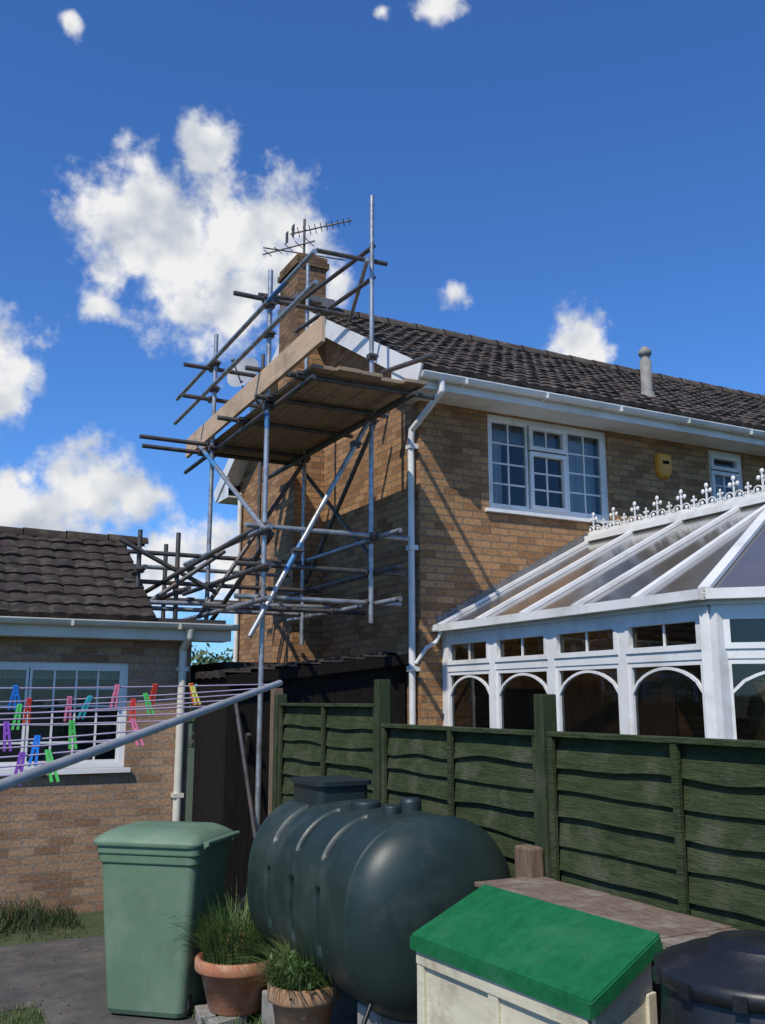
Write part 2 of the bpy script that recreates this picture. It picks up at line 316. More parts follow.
# ---------------------------------------------------------------- ground
g=MB(); g.quad((-600,-600,0),(600,-600,0),(600,600,0),(-600,600,0)); g.build('ground','lawn')
p=MB(); p.quad((1.05,-6,.004),(3.2,-6,.004),(3.2,8.45,.004),(1.05,8.45,.004)); p.quad((-10,6.75,.004),(1.05,6.75,.004),(1.05,8.45,.004),(-10,8.45,.004))
p.build('paved_path','pave')
gr=MB()
for i in range(9000):
    x=U_(-1.2,1.06+.03*math.sin(i));y=U_(4.6,6.78)
    blade(gr,(x,y,0),U_(.03,.075),U_(0,6.28),U_(.1,.7),.006,2)
gr.build('lawn_grass','blade')
gr=MB()
for i in range(4600):
    x=U_(-1.5,1.7)
    y=9.36-abs(random.gauss(0,.34)); y=max(8.45,y)
    k=.5+.9*mnoise.noise(Vector((x*2.2,y*2,3)))
    hh=U_(.08,.22)*(.6+max(0,k))*(.5 if x>1.4 else 1)*(.5+.6*(y-8.3))
    blade(gr,(x,y,0),hh,U_(0,6.28),U_(.2,1.1),.008,3)
gr.build('long_grass','blade_shaded')

# ---------------------------------------------------------------- windows
def window(parent,o,U,Nn,W,H,lights,glass='glass',frame=.055,bar=.018,name='window'):
    Z=Vector((0,0,1)); f=MB(); gl=MB()
    f.fr(o,U,Z,Nn,0,W,0,frame,-.06,.012); f.fr(o,U,Z,Nn,0,W,H-frame,H,-.06,.012)
    f.fr(o,U,Z,Nn,0,frame,frame,H-frame,-.06,.012); f.fr(o,U,Z,Nn,W-frame,W,frame,H-frame,-.06,.012)
    for (u0,u1,v0,v1,c,r,s) in lights:
        e=.045 if s else .022
        d1=.028 if s else .006
        f.fr(o,U,Z,Nn,u0,u1,v0,v0+e,-.05,d1); f.fr(o,U,Z,Nn,u0,u1,v1-e,v1,-.05,d1)
        f.fr(o,U,Z,Nn,u0,u0+e,v0+e,v1-e,-.05,d1); f.fr(o,U,Z,Nn,u1-e,u1,v0+e,v1-e,-.05,d1)
        a0,a1,b0,b1=u0+e,u1-e,v0+e,v1-e
        for i in range(1,c):
            x=a0+(a1-a0)*i/c; f.fr(o,U,Z,Nn,x-bar/2,x+bar/2,b0,b1,-.032,-.009)
        for j in range(1,r):
            y=b0+(b1-b0)*j/r; f.fr(o,U,Z,Nn,a0,a1,y-bar/2,y+bar/2,-.034,-.011)
        oo=Vector(o);UU=Vector(U);n_=Vector(Nn)
        gl.quad(oo+UU*a0+Z*b0-n_*.02,oo+UU*a1+Z*b0-n_*.02,oo+UU*a1+Z*b1-n_*.02,oo+UU*a0+Z*b1-n_*.02)
    f.build(name+'_frame','upvc',parent); gl.build(name+'_glass',glass,parent)
def curtain(parent,x0,x1,y,z0,z1,name='curtain'):
    m=MB(); n=int((x1-x0)/.015)+2; vs=[]
    for i in range(n):
        x=x0+(x1-x0)*i/(n-1); yy=y+.018*math.sin(x*75)+.01*math.sin(x*31)
        vs+=[(x,yy,z0),(x,yy,z1)]
    m.add(vs,[(2*i,2*i+2,2*i+3,2*i+1) for i in range(n-1)],True); m.build(name,'curtain',parent)

# ---------------------------------------------------------------- HOUSE
HX,HY,HYB,HXE=4.66,8.17,13.8,19.0
EY,EZ,RY=7.72,5.12,10.97; SL=.572; RZ=EZ+(RY-EY)*SL
house=group('brick_house',(HX,HY,0))
mb=MB()
W1=(5.5,3.87,7.14,4.92); W2=(8.73,4.26,9.32,4.92)
wall(mb,(HX,HY,0),(1,0,0),(0,0,1),(0,-1,0),HXE-HX,5.0,[(W1[0]-HX,W1[1],W1[2]-HX,W1[3]),(W2[0]-HX,W2[1],W2[2]-HX,W2[3]),(11.6-HX,3.9,13.0-HX,4.92)])
zt=lambda y: EZ+(min(y,2*RY-y)-EY)*SL-.1
mb.quad((HX,HY,0),(HX,HYB,0),(HX,HYB,zt(HYB)),(HX,RY,zt(RY)),(HX,HY,zt(HY)))
mb.quad((HXE,HY,0),(HXE,HYB,0),(HXE,HYB,zt(HYB)),(HXE,RY,zt(RY)),(HXE,HY,zt(HY)))
mb.quad((HX,HYB,0),(HXE,HYB,0),(HXE,HYB,5.0),(HX,HYB,5.0))
mb.build('walls','brick',house)
mb=MB(); mb.box(HX+.2,HY+2.0,2.6,HXE-.2,HY+2.05,5.0); mb.quad((HX+.1,HY+.1,2.7),(HXE-.1,HY+.1,2.7),(HXE-.1,HY+3,2.7),(HX+.1,HY+3,2.7)); mb.quad((HX+.01,HY+.01,4.98),(HXE-.1,HY+.01,4.98),(HXE-.1,HYB-.1,4.98),(HX+.01,HYB-.1,4.98)); mb.build('interior','roomdark',house)
mb=MB(); A=math.atan(SL)
tile_roof(mb,(4.40,EY,EZ),(1,0,0),(0,math.cos(A),math.sin(A)),HXE-4.3,(RY-EY)/math.cos(A),gauge=.27,roll=.165,amp=.02,step=.024)
tile_roof(mb,(4.40,2*RY-EY,EZ),(1,0,0),(0,-math.cos(A),math.sin(A)),HXE-4.3,(RY-EY)/math.cos(A))
mb.build('roof_tiles','tile',house)
mb=MB(); x=4.38
while x<HXE+.1:
    n=8; rings=[]
    for xx,r in((x,.125),(x+.44,.115)):
        rings.append([(xx,RY+r*math.cos(math.pi*i/n),RZ-.02+r*math.sin(math.pi*i/n)) for i in range(n+1)])
    mb.loft(rings,closed=False,cap0=False,cap1=False); x+=.45
mb.build('ridge_tiles','tile',house)
mb=MB()
mb.box(4.42,7.775,4.93,HXE+.1,7.795,5.11)
mb.box(4.42,7.80,4.935,HXE+.1,HY-.002,4.95)
mb.box(4.42,2*RY-7.795,4.93,HXE+.1,2*RY-7.775,5.11); mb.box(4.42,HYB+.002,4.935,HXE+.1,2*RY-7.80,4.95)
for s in(0,1):
    Y=lambda y: y if s==0 else 2*RY-y
    mb.beam((4.405,Y(EY-.02),EZ-.09),(4.405,Y(RY-.002),RZ-.09),.022,.20)
    a=(4.42,Y(HY-.1),EZ+(HY-.1-EY)*SL-.15); b=(4.42,Y(RY),RZ-.15)
    mb.quad(a,(HX,a[1],a[2]),(HX,b[1],b[2]),b)
    mb.quad((4.417,Y(EY+.06),4.93),(4.417,Y(HY+.15),4.93),(4.417,Y(HY+.15),EZ+(HY+.15-EY)*SL-.17),(4.417,Y(EY+.06),EZ-.12))
    mb.box(4.42,min(Y(HY),Y(HY+.15)),4.93,HX,max(Y(HY),Y(HY+.15)),4.95)
mb.build('fascia_and_bargeboard','upvc',house)
mb=MB()
def gutter(mb,x0,x1,y,z,r=.056):
    n=8; rings=[[(xx,y+r*math.cos(math.pi+math.pi*i/n),z+r*math.sin(math.pi+math.pi*i/n)) for i in range(n+1)] for xx in(x0,x1)]
    mb.loft(rings,closed=False,cap0=False,cap1=False); mb.beam((x0,y-r,z),(x1,y-r,z),.008,.012); mb.beam((x0,y+r,z),(x1,y+r,z),.008,.012)
    for xx in(x0,x1): mb.quad(*[(xx,y+r*math.cos(math.pi+math.pi*i/n),z+r*math.sin(math.pi+math.pi*i/n)) for i in range(n+1)])
    x=x0+.5
    while x<x1: mb.box(x-.012,y-r-.005,z-r-.004,x+.012,y+r+.002,z+.006); x+=1.0
gutter(mb,4.42,HXE,7.712,5.06)
mb.build('gutter','upvc',house)
mb=MB()
mb.path([(4.66,7.712,5.02),(4.66,7.712,4.9),(4.60,8.22,4.62),(4.60,8.24,4.5),(4.60,8.24,0.1)],.034,10)
for z in(4.45,3.4,2.2,1.1): mb.box(4.56,8.195,z-.025,4.66,8.285,z+.025)
mb.path([(4.60,13.6,5.0),(4.60,13.6,.1)],.034,10)
mb.path([(4.84,8.08,2.56),(4.80,8.11,2.46),(4.70,8.13,2.40),(4.62,8.2,2.25)],.02,8)
mb.build('downpipe','upvc',house)
mb=MB()
for (a,b,c,d) in (W1,W2,(11.6,3.9,13.0,4.92)): mb.box(a-.06,HY-.05,b-.035,c+.06,HY+.04,b)
mb.build('window_sills','upvc',house)
u=W1[2]-W1[0];h=W1[3]-W1[1]; fz=.055
window(house,(W1[0],HY+.045,W1[1]),(1,0,0),(0,-1,0),u,h,[(fz,.54,fz,h-fz,2,4,False),(.56,1.06,fz,.70,2,3,True),(.56,1.06,.72,h-fz,2,1,True),(1.08,u-fz,fz,h-fz,2,4,False)],name='upstairs_window')
curtain(house,W1[0]+.02,W1[0]+.34,HY+.28,W1[1],W1[3]-.01); curtain(house,W1[0]+1.12,W1[2]-.02,HY+.22,W1[1],W1[3]-.01); curtain(house,W1[0]+.34,W1[0]+1.12,HY+.3,W1[3]-.2,W1[3]-.01)
u=W2[2]-W2[0];h=W2[3]-W2[1]
window(house,(W2[0],HY+.045,W2[1]),(1,0,0),(0,-1,0),u,h,[(fz,u-fz,fz,.40,2,2,True),(fz,u-fz,.42,h-fz,1,1,True)],name='small_window')
curtain(house,W2[0],W2[2],HY+.3,W2[1],W2[3]-.1)
window(house,(11.6,HY+.045,3.9),(1,0,0),(0,-1,0),1.4,1.02,[(fz,.7,fz,1.02-fz,3,4,False),(.72,1.4-fz,fz,1.02-fz,3,4,False)],name='window_b')
mb=MB(); mb.box(4.27,10.58,0,HX-.003,11.22,6.4); mb.build('chimney_breast','brick',house)
mb=MB(); mb.box(4.27,10.58,6.4,HX-.003,11.22,7.4); mb.box(4.24,10.55,7.4,HX+.03,11.25,7.475); mb.box(4.26,10.57,7.475,HX+.01,11.23,7.55); mb.build('chimney_stack','brick_shaded',house)
mb=MB(); mb.lathe((4.46,10.9,7.55),[(.2,0),(.16,.03),(.1,.04)],16,False); mb.build('chimney_flaunching','conc',house)
mb=MB(); mb.box(4.25,10.56,RZ-.1,HX+.12,11.24,RZ+.02); mb.build('chimney_flashing','lead',house)
mb=MB(); mb.lathe((8.2,8.6,5.55),[(.07,0),(.07,.55),(.055,.56),(.055,.62),(.08,.63),(.08,.68),(.03,.74)],16); mb.lathe((8.2,8.6,5.55),[(.13,0),(.08,.14)],16)
mb.build('vent_pipe','conc',house)
al=group('alarm_box',(7.95,HY,4.6)); mb=MB(); rings=[]
for d,s in((0,1),(.05,1),(.075,.86)):
    rings.append([(7.95+s*a,HY-.001-d,4.62+s*b) for a,b in((-.1,.13),(.1,.13),(.1,-.09),(.06,-.16),(-.06,-.16),(-.1,-.09))])
mb.loft(rings,sm=False); mb.build('alarm_casing','alarm',al,.01)
mb=MB(); mb.box(7.9,HY-.078,4.62,8.0,HY-.0755,4.66); mb.build('alarm_label','dark',al)

an=group('television_aerial',(4.46,10.9,7.5)); mb=MB()
mb.tube((4.4,10.72,7.0),(4.4,10.72,8.12),.018,n=8)
def yagi(a,b,k,el,ang):
    a=Vector(a);b=Vector(b); mb.tube(a,b,.011,n=6); d=(b-a).normalized(); s=d.cross(Vector((0,0,1))).normalized(); s=(s*math.cos(ang)+Vector((0,0,1))*math.sin(ang))
    for i in range(k):
        p=a+(b-a)*(i+.5)/k; e=el*(1-.25*i/k); mb.tube(p-s*e,p+s*e,.006,n=5)
yagi((4.25,10.85,7.93),(4.95,10.42,8.1),11,.11,.15)
yagi((4.5,10.6,7.78),(3.95,11.05,7.66),5,.2,.2)
mb.tube((3.9,10.9,7.68),(4.95,10.62,7.62),.009,n=6)
for s in(-1,1): mb.beam((4.25,10.85+s*.07,7.93),(4.25,10.85+s*.15,7.93),.01,.16)
mb.build('aerial_rods','steeld',an)
ds=group('satellite_dish',(4.3,12.3,6.3)); mb=MB(); c=Vector((4.15,12.25,6.42)); ax=Vector((-.75,-.55,.35)).normalized(); a=ax.orthogonal().normalized(); b=ax.cross(a)
rings=[[c+a*r*math.cos(6.2832*i/24)+b*r*math.sin(6.2832*i/24)+ax*(r*r*.55) for i in range(24)] for r in(.01,.08,.15,.22,.26)]
mb.loft(rings,cap1=False); mb.build('dish','dish',ds)
mb=MB(); mb.tube(c,(4.40,12.3,6.0),.018); mb.tube(c-Vector((0,0,.24)),c+ax*.3,.01); mb.ball(c+ax*.3,.03); mb.build('dish_arm','steeld',ds)

# ---------------------------------------------------------------- CONSERVATORY
cons=group('conservatory',(4.93,4.69,0))
E=[Vector((4.93,HY-.004,0)),Vector((4.93,4.69,0)),Vector((5.75,3.87,0)),Vector((7.9,3.87,0)),Vector((8.71,4.69,0)),Vector((8.71,HY-.004,0))]
ez=2.58; rz=3.62; Z=Vector((0,0,1))
fr=MB(); gl=MB(); dw=MB(); ar=MB(); nb=[4,1,2,1,4]
for k in range(5):
    A_,B_=E[k],E[k+1]; Lg=(B_-A_).length; U=(B_-A_).normalized(); Nn=U.cross(Z)
    if k==0: Nn=Vector((-1,0,0))
    elif k==2: Nn=Vector((0,-1,0))
    ctr=Vector((6.82,6,0))
    if Nn.dot(A_-ctr)<0: Nn=-Nn
    dw.fr(A_,U,Z,Nn,0,Lg,0,.6,-.12,.02); fr.fr(A_,U,Z,Nn,0,Lg,.6,.63,-.1,.06)
    fr.fr(A_,U,Z,Nn,0,Lg,2.47,2.53,-.06,.03); fr.fr(A_,U,Z,Nn,-.02,Lg+.02,2.53,2.60,-.06,.05)
    fr.fr(A_,U,Z,Nn,-.03,Lg+.03,2.56,2.63,.052,.14)
    n=nb[k]; wd=Lg/n
    for i in range(n+1):
        pw=.045 if 0<i<n else .075
        fr.fr(A_,U,Z,Nn,i*wd-pw,i*wd+pw,.63,2.47,-.05,.022+(.003 if 0<i<n else .006))
    for i in range(n):
        a,b=i*wd+.045,(i+1)*wd-.045
        if i==0:a+=.03
        if i==n-1:b-=.03
        fr.fr(A_,U,Z,Nn,a,b,2.17,2.235,-.04,.02)
        for (v0,v1,e,dd) in((2.235,2.47,.04,.032),(.63,2.17,.035,.012)):
            fr.fr(A_,U,Z,Nn,a,b,v0,v0+e,-.03,dd); fr.fr(A_,U,Z,Nn,a,b,v1-e,v1,-.03,dd)
            fr.fr(A_,U,Z,Nn,a,a+e,v0+e,v1-e,-.03,dd); fr.fr(A_,U,Z,Nn,b-e,b,v0+e,v1-e,-.03,dd)
            P=lambda u,v:A_+U*u+Z*v-Nn*.01
            gl.quad(P(a+e,v0+e),P(b-e,v0+e),P(b-e,v1-e),P(a+e,v1-e))
        xx=(a+b)/2; fr.fr(A_,U,Z,Nn,xx-.008,xx+.008,2.27,2.435,-.008,.004)
        pts=[]
        for s in range(13):
            t_=s/12; u_=a+.03+(b-a-.06)*t_; v_=1.95+.17*math.sin(math.pi*t_)**.6
            pts.append(A_+U*u_+Z*v_)
        for q in range(12): ar.beam(pts[q],pts[q+1],.02,.02,up=Z)
fr.build('frames','upvc',cons); gl.build('glazing','cglass',cons); dw.build('dwarf_wall','brick',cons); ar.build('arched_bars','upvc',cons)
R1=Vector((6.82,HY-.004,rz)); R2=Vector((6.82,5.6,rz))
Eo=[Vector((4.84,HY-.004,ez+.03)),Vector((4.84,4.65,ez+.03)),Vector((5.71,3.78,ez+.03)),Vector((7.93,3.78,ez+.03)),Vector((8.80,4.65,ez+.03)),Vector((8.80,HY-.004,ez+.03))]
pl=MB(); pl.quad(Eo[0],Eo[1],R2,R1); pl.quad(Eo[1],Eo[2],R2); pl.quad(Eo[2],Eo[3],R2); pl.quad(Eo[3],Eo[4],R2); pl.quad(Eo[4],Eo[5],R1,R2)
pl.build('roof_glazing','poly',cons)
br=MB(); up=Vector((0,0,.02))
def rbar(a,b,w=.06): 
    br.beam(a+up,b+up,w,.03); br.beam(a-up,b-up,w*.6,.03)
for side in(0,1):
    xe=4.84 if side==0 else 8.80
    for i in range(5):
        y=HY-.03-(HY-4.65)*i/5
        yr=max(y,5.6)
        rbar(Vector((xe,y,ez+.03)),Vector((6.82,yr,rz)))
for q in(1,2,3,4): rbar(Eo[q],R2,.08)
rbar((Eo[2]+Eo[3])/2,R2); rbar((Eo[1]+Eo[2])/2,R2,.05)
br.beam(R1+up,R2+up,.16,.06); br.beam(R1+up*3,R2+up*3,.05,.07)
br.build('roof_bars','upvc',cons)
cr=MB(); y=HY-.08; i=0
def orn(c,s):
    X=Vector((0,1,0))
    cr.beam(c,c+Z*.15*s,.013,.013,up=X)
    for d,h_,r in((0,.165,.021),(-.036,.122,.019),(.036,.122,.019),(0,.122,.015),(-.05,.035,.016),(.05,.035,.016)):
        cr.ball(c+X*d*s+Z*h_*s,r*s,5,7,(.5,1,1))
    for sg in(-1,1):
        pts=[c+X*sg*(.005+.04*(1-math.cos(t_)))*s+Z*(.03+.035*math.sin(t_))*s for t_ in [k_*math.pi/6 for k_ in range(7)]]
        for a_,b_ in zip(pts[:-1],pts[1:]): cr.tube(a_,b_,.007,n=5,cap=False)
        cr.beam(c+Z*.02,c+X*sg*.1*s+Z*.01,.010,.016)
while y>5.65:
    orn(Vector((6.82,y,rz+.085)),1.25 if i%2==0 else .75); y-=.165; i+=1
orn(Vector((6.82,5.6,rz+.1)),2.1)
cr.build('ridge_cresting','upvc',cons)
fl=MB(); 
a=Vector((4.84,HY-.012,ez+.09)); b=Vector((6.82,HY-.012,rz+.07)); nst=26
for i in range(nst):
    p=a+(b-a)*i/nst; q=a+(b-a)*(i+1)/nst; fl.box(p.x,HY-.012-.001*(i%2),p.z-.06,q.x+.01,HY-.003,q.z+.02)
fl.build('flashing','lead',cons)
fl=MB(); fl.quad((4.95,HY-.02,.02),(8.7,HY-.02,.02),(8.7,4,.02),(4.95,4.6,.02)); fl.build('floor','roomdark',cons)
fu=MB(); fu.box(5.25,7.2,.02,5.65,7.9,2.0); fu.box(6.0,7.6,.02,7.4,8.1,.9); fu.box(7.6,5.2,.02,8.3,7.0,.85); fu.box(5.4,7.0,1.95,5.5,7.1,2.05)
fu.box(6.1,HY-.06,.02,7.9,HY-.025,2.1)
fu.build('furniture','roomwood',cons,.02)
fu=MB(); 
for y in(4.95,5.6,6.4): 
    for i in range(90): blade(fu,(5.15+U_(-.06,.06),y+U_(-.08,.08),.85),U_(.3,.75),U_(0,6.28),U_(.2,.8),.02,4)
fu.build('house_plants','herb',cons)

# ---------------------------------------------------------------- GARAGE
ga=group('garage',(2.72,9.4,0)); GY=9.4
mb=MB(); GW=(.3,1.27,2.11,2.25)
wall(mb,(-6,GY,0),(1,0,0),(0,0,1),(0,-1,0),8.72,2.56,[(GW[0]+6,GW[1],GW[2]+6,GW[3])])
mb.quad((2.72,GY,0),(2.72,12.3,0),(2.72,12.3,2.56),(2.72,GY,2.56)); mb.quad((-6,12.3,0),(2.72,12.3,0),(2.72,12.3,2.56),(-6,12.3,2.56)); mb.quad((-6,GY,0),(-6,12.3,0),(-6,12.3,2.56),(-6,GY,2.56))
gs=(3.66-2.66)/(10.75-9.15)
mb.quad((2.2,9.3,2.56),(2.2,12.2,2.56),(2.2,10.75,3.58))
mb.build('walls','brickg',ga)
mb=MB(); A=math.atan(gs); Lr=1.6/math.cos(A)
tile_roof(mb,(-6,9.15,2.66),(1,0,0),(0,math.cos(A),math.sin(A)),8.28,Lr,gauge=.22,roll=.17,amp=.017,step=.022)
tile_roof(mb,(-6,12.35,2.66),(1,0,0),(0,-math.cos(A),math.sin(A)),8.28,Lr)
x=-6
while x<2.2:
    rings=[[(xx,10.75+r*math.cos(math.pi*i/8),3.63+r*math.sin(math.pi*i/8)) for i in range(9)] for xx,r in((x,.10),(x+.44,.09))]
    mb.loft(rings,closed=False,cap0=False,cap1=False); x+=.45
mb.build('roof_tiles','tileg',ga)
mb=MB(); mb.box(2.30,9.19,2.60,3.0,12.3,2.68); mb.box(2.24,9.2,2.57,2.30,12.3,2.69); mb.build('flat_roof','felt',ga)
mb=MB(); mb.box(-6,9.165,2.47,3.05,9.185,2.62); mb.box(-6,9.186,2.47,3.03,9.398,2.485); mb.build('fascia','upvcg',ga)
mb=MB(); gutter(mb,-6,3.09,9.108,2.625,.052); 
mb.path([(2.62,9.108,2.58),(2.62,9.13,2.5),(2.62,9.34,2.4),(2.62,9.345,.1)],.042,10)
for z in(2.2,1.0): mb.box(2.57,9.30,z-.02,2.67,9.4,z+.02)
mb.build('gutter_and_downpipe','upvcg',ga)
u=GW[2]-GW[0];h=GW[3]-GW[1]
mb=MB(); mb.box(GW[0]-.05,GY-.05,GW[1]-.04,GW[2]+.05,GY+.04,GW[1]); mb.build('sill','upvc',ga)
window(ga,(GW[0],GY+.04,GW[1]),(1,0,0),(0,-1,0),u,h,[(fz,.9,fz,h-fz,3,5,False),(.91,u-fz,fz,h-fz,4,5,False)],name='window')
mb=MB(); mb.box(GW[0]-.3,GY+1.4,.05,GW[2]+.3,GY+1.5,2.5); mb.quad((-2,GY+.1,.03),(2.6,GY+.1,.03),(2.6,12.2,.03),(-2,12.2,.03)); mb.build('interior','roomdark',ga)
curtain(ga,GW[0],GW[2],GY+.35,2.1,GW[3],'blind')

# ---------------------------------------------------------------- LEAN-TO
le=group('lean_to_store',(2.78,8.42,0)); mb=MB()
x=2.78
while x<4.6:
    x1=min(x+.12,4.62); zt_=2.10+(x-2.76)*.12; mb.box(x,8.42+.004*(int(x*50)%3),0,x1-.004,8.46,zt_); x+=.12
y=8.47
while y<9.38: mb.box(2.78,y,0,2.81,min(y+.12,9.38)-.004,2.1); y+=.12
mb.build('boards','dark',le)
mb=MB(); sl_=.12; A=math.atan(sl_); tile_roof(mb,(2.74,8.34,2.12),(0,1,0),(math.cos(A),0,math.sin(A)),1.02,1.88,gauge=.24,roll=.24,amp=.02,step=.03)
mb.box(3.06,9.37,2.1,4.62,12,2.28)
mb.build('roof','tileg',le)
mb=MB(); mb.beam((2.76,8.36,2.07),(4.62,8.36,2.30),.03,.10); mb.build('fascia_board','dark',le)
gp=group('timber_post',(3.1,8.0,0)); mb=MB(); mb.box(3.06,7.98,0,3.15,8.06,2.0); mb.build('post','postw',gp,.006)

# ---------------------------------------------------------------- FENCE
FX=3.12
def panel(y0,y1,top,seed):
    e=group('fence_panel',(FX,(y0+y1)/2,0)); mb=MB(); rnd=random.Random(seed)
    nb_=13; zb=.08; hh=(top-.03-zb)/nb_; n=26
    for i in range(nb_):
        z0=zb+i*hh-.015; z1=z0+hh+.04; ph=rnd.uniform(0,9); amp=rnd.uniform(.006,.020); tl=rnd.uniform(-.016,.016)
        xo=rnd.uniform(-.004,.004)
        top_=[];bot=[];lip=[]
        for j in range(n+1):
            y=y0+.01+(y1-y0-.02)*j/n; wv=amp*(mnoise.noise(Vector((y*2.3+ph,ph,0)))*1.6+.4*math.sin(y*9+ph))+tl*(j/n-.5)*2
            top_.append((FX+.014+xo,y,z1)); bot.append((FX-.02+xo,y,z0+wv)); lip.append((FX-.001+xo,y,z0+wv-.001))
        mb.loft([top_,bot,lip],closed=False,sm=False,cap0=False,cap1=False)
        mb.loft([[(a[0]+.014,a[1],a[2]) for a in top_],lip],closed=False,sm=False,cap0=False,cap1=False)
    mb.build('boards','fence',e)
    mb=MB()
    for y in(y0+.02,(y0+y1)/2,y1-.02):
        mb.box(FX-.048,y-.02,.05,FX-.023,y+.02,top-.022)
    mb.box(FX-.052,y0,top-.02,FX+.035,y1,top+.005)
    mb.box(FX-.05,y0+.05,.05,FX-.024,y1-.05,.09)
    mb.build('battens_and_cap','fence',e,.003)
posts=[7.92,5.99,4.13,2.25,.38,-1.49]
for i in range(5):
    panel(posts[i+1]+.045,posts[i]-.045,1.87 if i==0 else 1.735,10+i)
for y,h in zip(posts,(1.95,2.04,1.93,1.9,1.9,1.9)):
    e=group('fence_post',(FX-.01,y,0)); mb=MB(); mb.box(FX-.065,y-.038,0,FX+.03,y+.038,h)
    mb.build('post','fpost',e,.006)
e=group('timber_stub_post',(2.98,4.18,0)); mb=MB(); mb.box(2.95,4.10,0,3.045,4.23,1.17); mb.build('post','postw',e,.012)

# ---------------------------------------------------------------- SCAFFOLD
sc=group('scaffolding',(3.0,8.15,0))
st=MB();dk=MB();cp=MB();bl=MB(); TR=.0242
def T(a,b,m=None): (m or st).tube(a,b,TR,n=12)
def K(p):
    p=Vector(p); cp.fr(p,(1,0,0),(0,1,0),(0,0,1),-.042,.042,-.042,.042,-.032,.032); cp.tube(p+Vector((-.05,-.055,.0)),p+Vector((.05,-.055,0)),.012,n=6)
XO,XI=3.0,4.1; Y1,Y2=8.15,9.86
T((XO,Y1,0.03),(XO,Y1,3.5)); T((XO,Y1,3.5),(XO,Y1,6.0))
T((XO,Y2,2.7),(XO,Y2,5.95)); T((XI,Y1,2.62),(XI,Y1,7.08)); T((XI,Y2,2.5),(XI,Y2,7.05))
T((XI,11.35,3.2),(XI,11.35,6.4),dk)
bl.tube((XO,Y1,4.4),(XO,Y1,4.55),TR+.001,n=12); bl.tube((XO,Y1,.4),(XO,Y1,.8),TR+.001,n=12)
T((XO-.05,6.95,5.66),(XO-.05,11.25,5.58)); T((XO-.05,6.9,5.36),(XO-.05,11.3,5.28),)
bl.tube((XO-.05,7.6,5.645),(XO-.05,8.05,5.64),TR+.001,n=12)
for x in(XO+.05,XI-.05): T((x,7.15,4.62),(x,11.1,4.62),dk)
T((XI+.05,7.25,4.74),(XI+.05,11.0,4.7),dk)
for y,z,x0,x1,m in((9.95,4.68,2.22,4.2,dk),(10.25,4.66,2.32,4.2,dk),(8.08,4.68,2.85,4.25,dk),(7.35,4.68,2.9,4.35,dk),(8.9,4.68,2.75,4.25,dk),
    (8.23,5.73,2.66,3.85,dk),(9.93,5.56,2.66,3.5,dk),(9.93,5.2,2.66,3.95,dk),(8.23,5.0,2.8,3.3,dk)): T((x0,y,z),(x1,y,z),m); K((XO,y,z))
T((4.0,8.05,6.3),(4.9,10.4,6.62),st); T((XI-.6,Y1+.05,6.35),(XI+.2,Y1+.05,6.38),dk); T((3.5,9.9,6.55),(4.3,9.9,6.6),dk)
T((4.15,8.0,5.1),(4.15,7.0,4.95),dk)
for a,b in(((4.0,9.95,6.55),(4.15,8.2,6.55)),((4.0,9.95,6.2),(4.15,8.2,6.2))): T(a,b,dk)
T((2.86,Y1-.06,2.45),(4.2,Y1-.06,4.9)); bl.tube((3.2,Y1-.06,3.07),(3.34,Y1-.06,3.33),TR+.001,n=12)
T((XO-.06,10.3,4.8),(XO-.06,8.0,3.42)); bl.tube((XO-.06,9.9,4.56),(XO-.06,9.5,4.32),TR+.001,n=12)
T((2.9,Y2-.05,2.75),(4.15,Y2-.05,4.7),dk); T((XI+.05,8.2,4.6),(XI+.05,9.9,3.2),dk); T((XI+.06,10.0,4.5),(XI+.06,8.3,3.3),dk)
T((XO+.06,8.1,3.4),(XO+.06,9.95,2.7),dk)
T((2.95,8.3,1.6),(3.1,9.2,.05),dk); T((2.88,8.3,.1),(3.05,7.6,.75),dk)
dk.tube((2.84,8.36,1.9),(3.02,7.9,.1),TR*.8,n=10)
for z in(2.78,3.08,3.42):
    m=dk if z>3.0 and z<3.2 else st
    T((XO-.05,7.85,z),(XO-.05,10.6,z),m); T((XI+.05,7.65,z+.03),(XI+.05,10.4,z+.03),m)
for y,z,x0,x1,m in((Y1+.05,2.82,2.75,4.45,st),(Y1+.05,3.12,2.75,4.5,dk),(Y1-.05,3.46,2.8,4.5,st),(Y2+.05,2.84,2.0,4.3,st),(Y2-.05,3.1,2.1,4.3,dk),(Y2+.05,3.42,2.15,4.3,dk),(10.5,3.0,1.9,4.2,dk),(10.5,3.35,2.05,4.2,st),(9.0,2.8,2.7,4.45,dk)):
    T((x0,y,z),(x1,y,z),m)
    for x in(XO,XI): K((x,y,z))
for x,y in((2.22,9.7),(2.62,9.7),(2.25,10.6),(2.7,10.5)): T((x,y,2.8 if x<2.3 else 2.7),(x,y,3.62),dk)
T((2.0,9.65,3.5),(3.05,9.65,3.0),dk); T((2.3,9.62,2.85),(3.1,9.62,3.45),dk); T((2.22,9.4,3.2),(2.22,10.8,3.2),dk); T((2.64,9.3,3.0),(2.64,10.9,3.0),dk); T((2.3,10.4,2.95),(3.0,8.2,3.5),dk)
T((2.1,9.55,2.86),(4.3,9.55,2.9),st)
for p in((XO,Y1,5.64),(XO,Y1,5.34),(XO,Y1,4.62),(XI,Y1,4.62),(XO,Y2,4.62),(XO,Y2,5.6),(XO,Y2,5.3),(XI,Y2,4.62),(XO,Y1,3.42),(XO,Y1,3.08),(XI,Y1,3.42),(XI,Y1,5.3),(XO,Y2,3.42),(2.22,9.65,3.2),(2.62,9.65,3.0),(3.3,Y1-.05,3.25),(3.9,Y1-.05,4.35)): K(p)
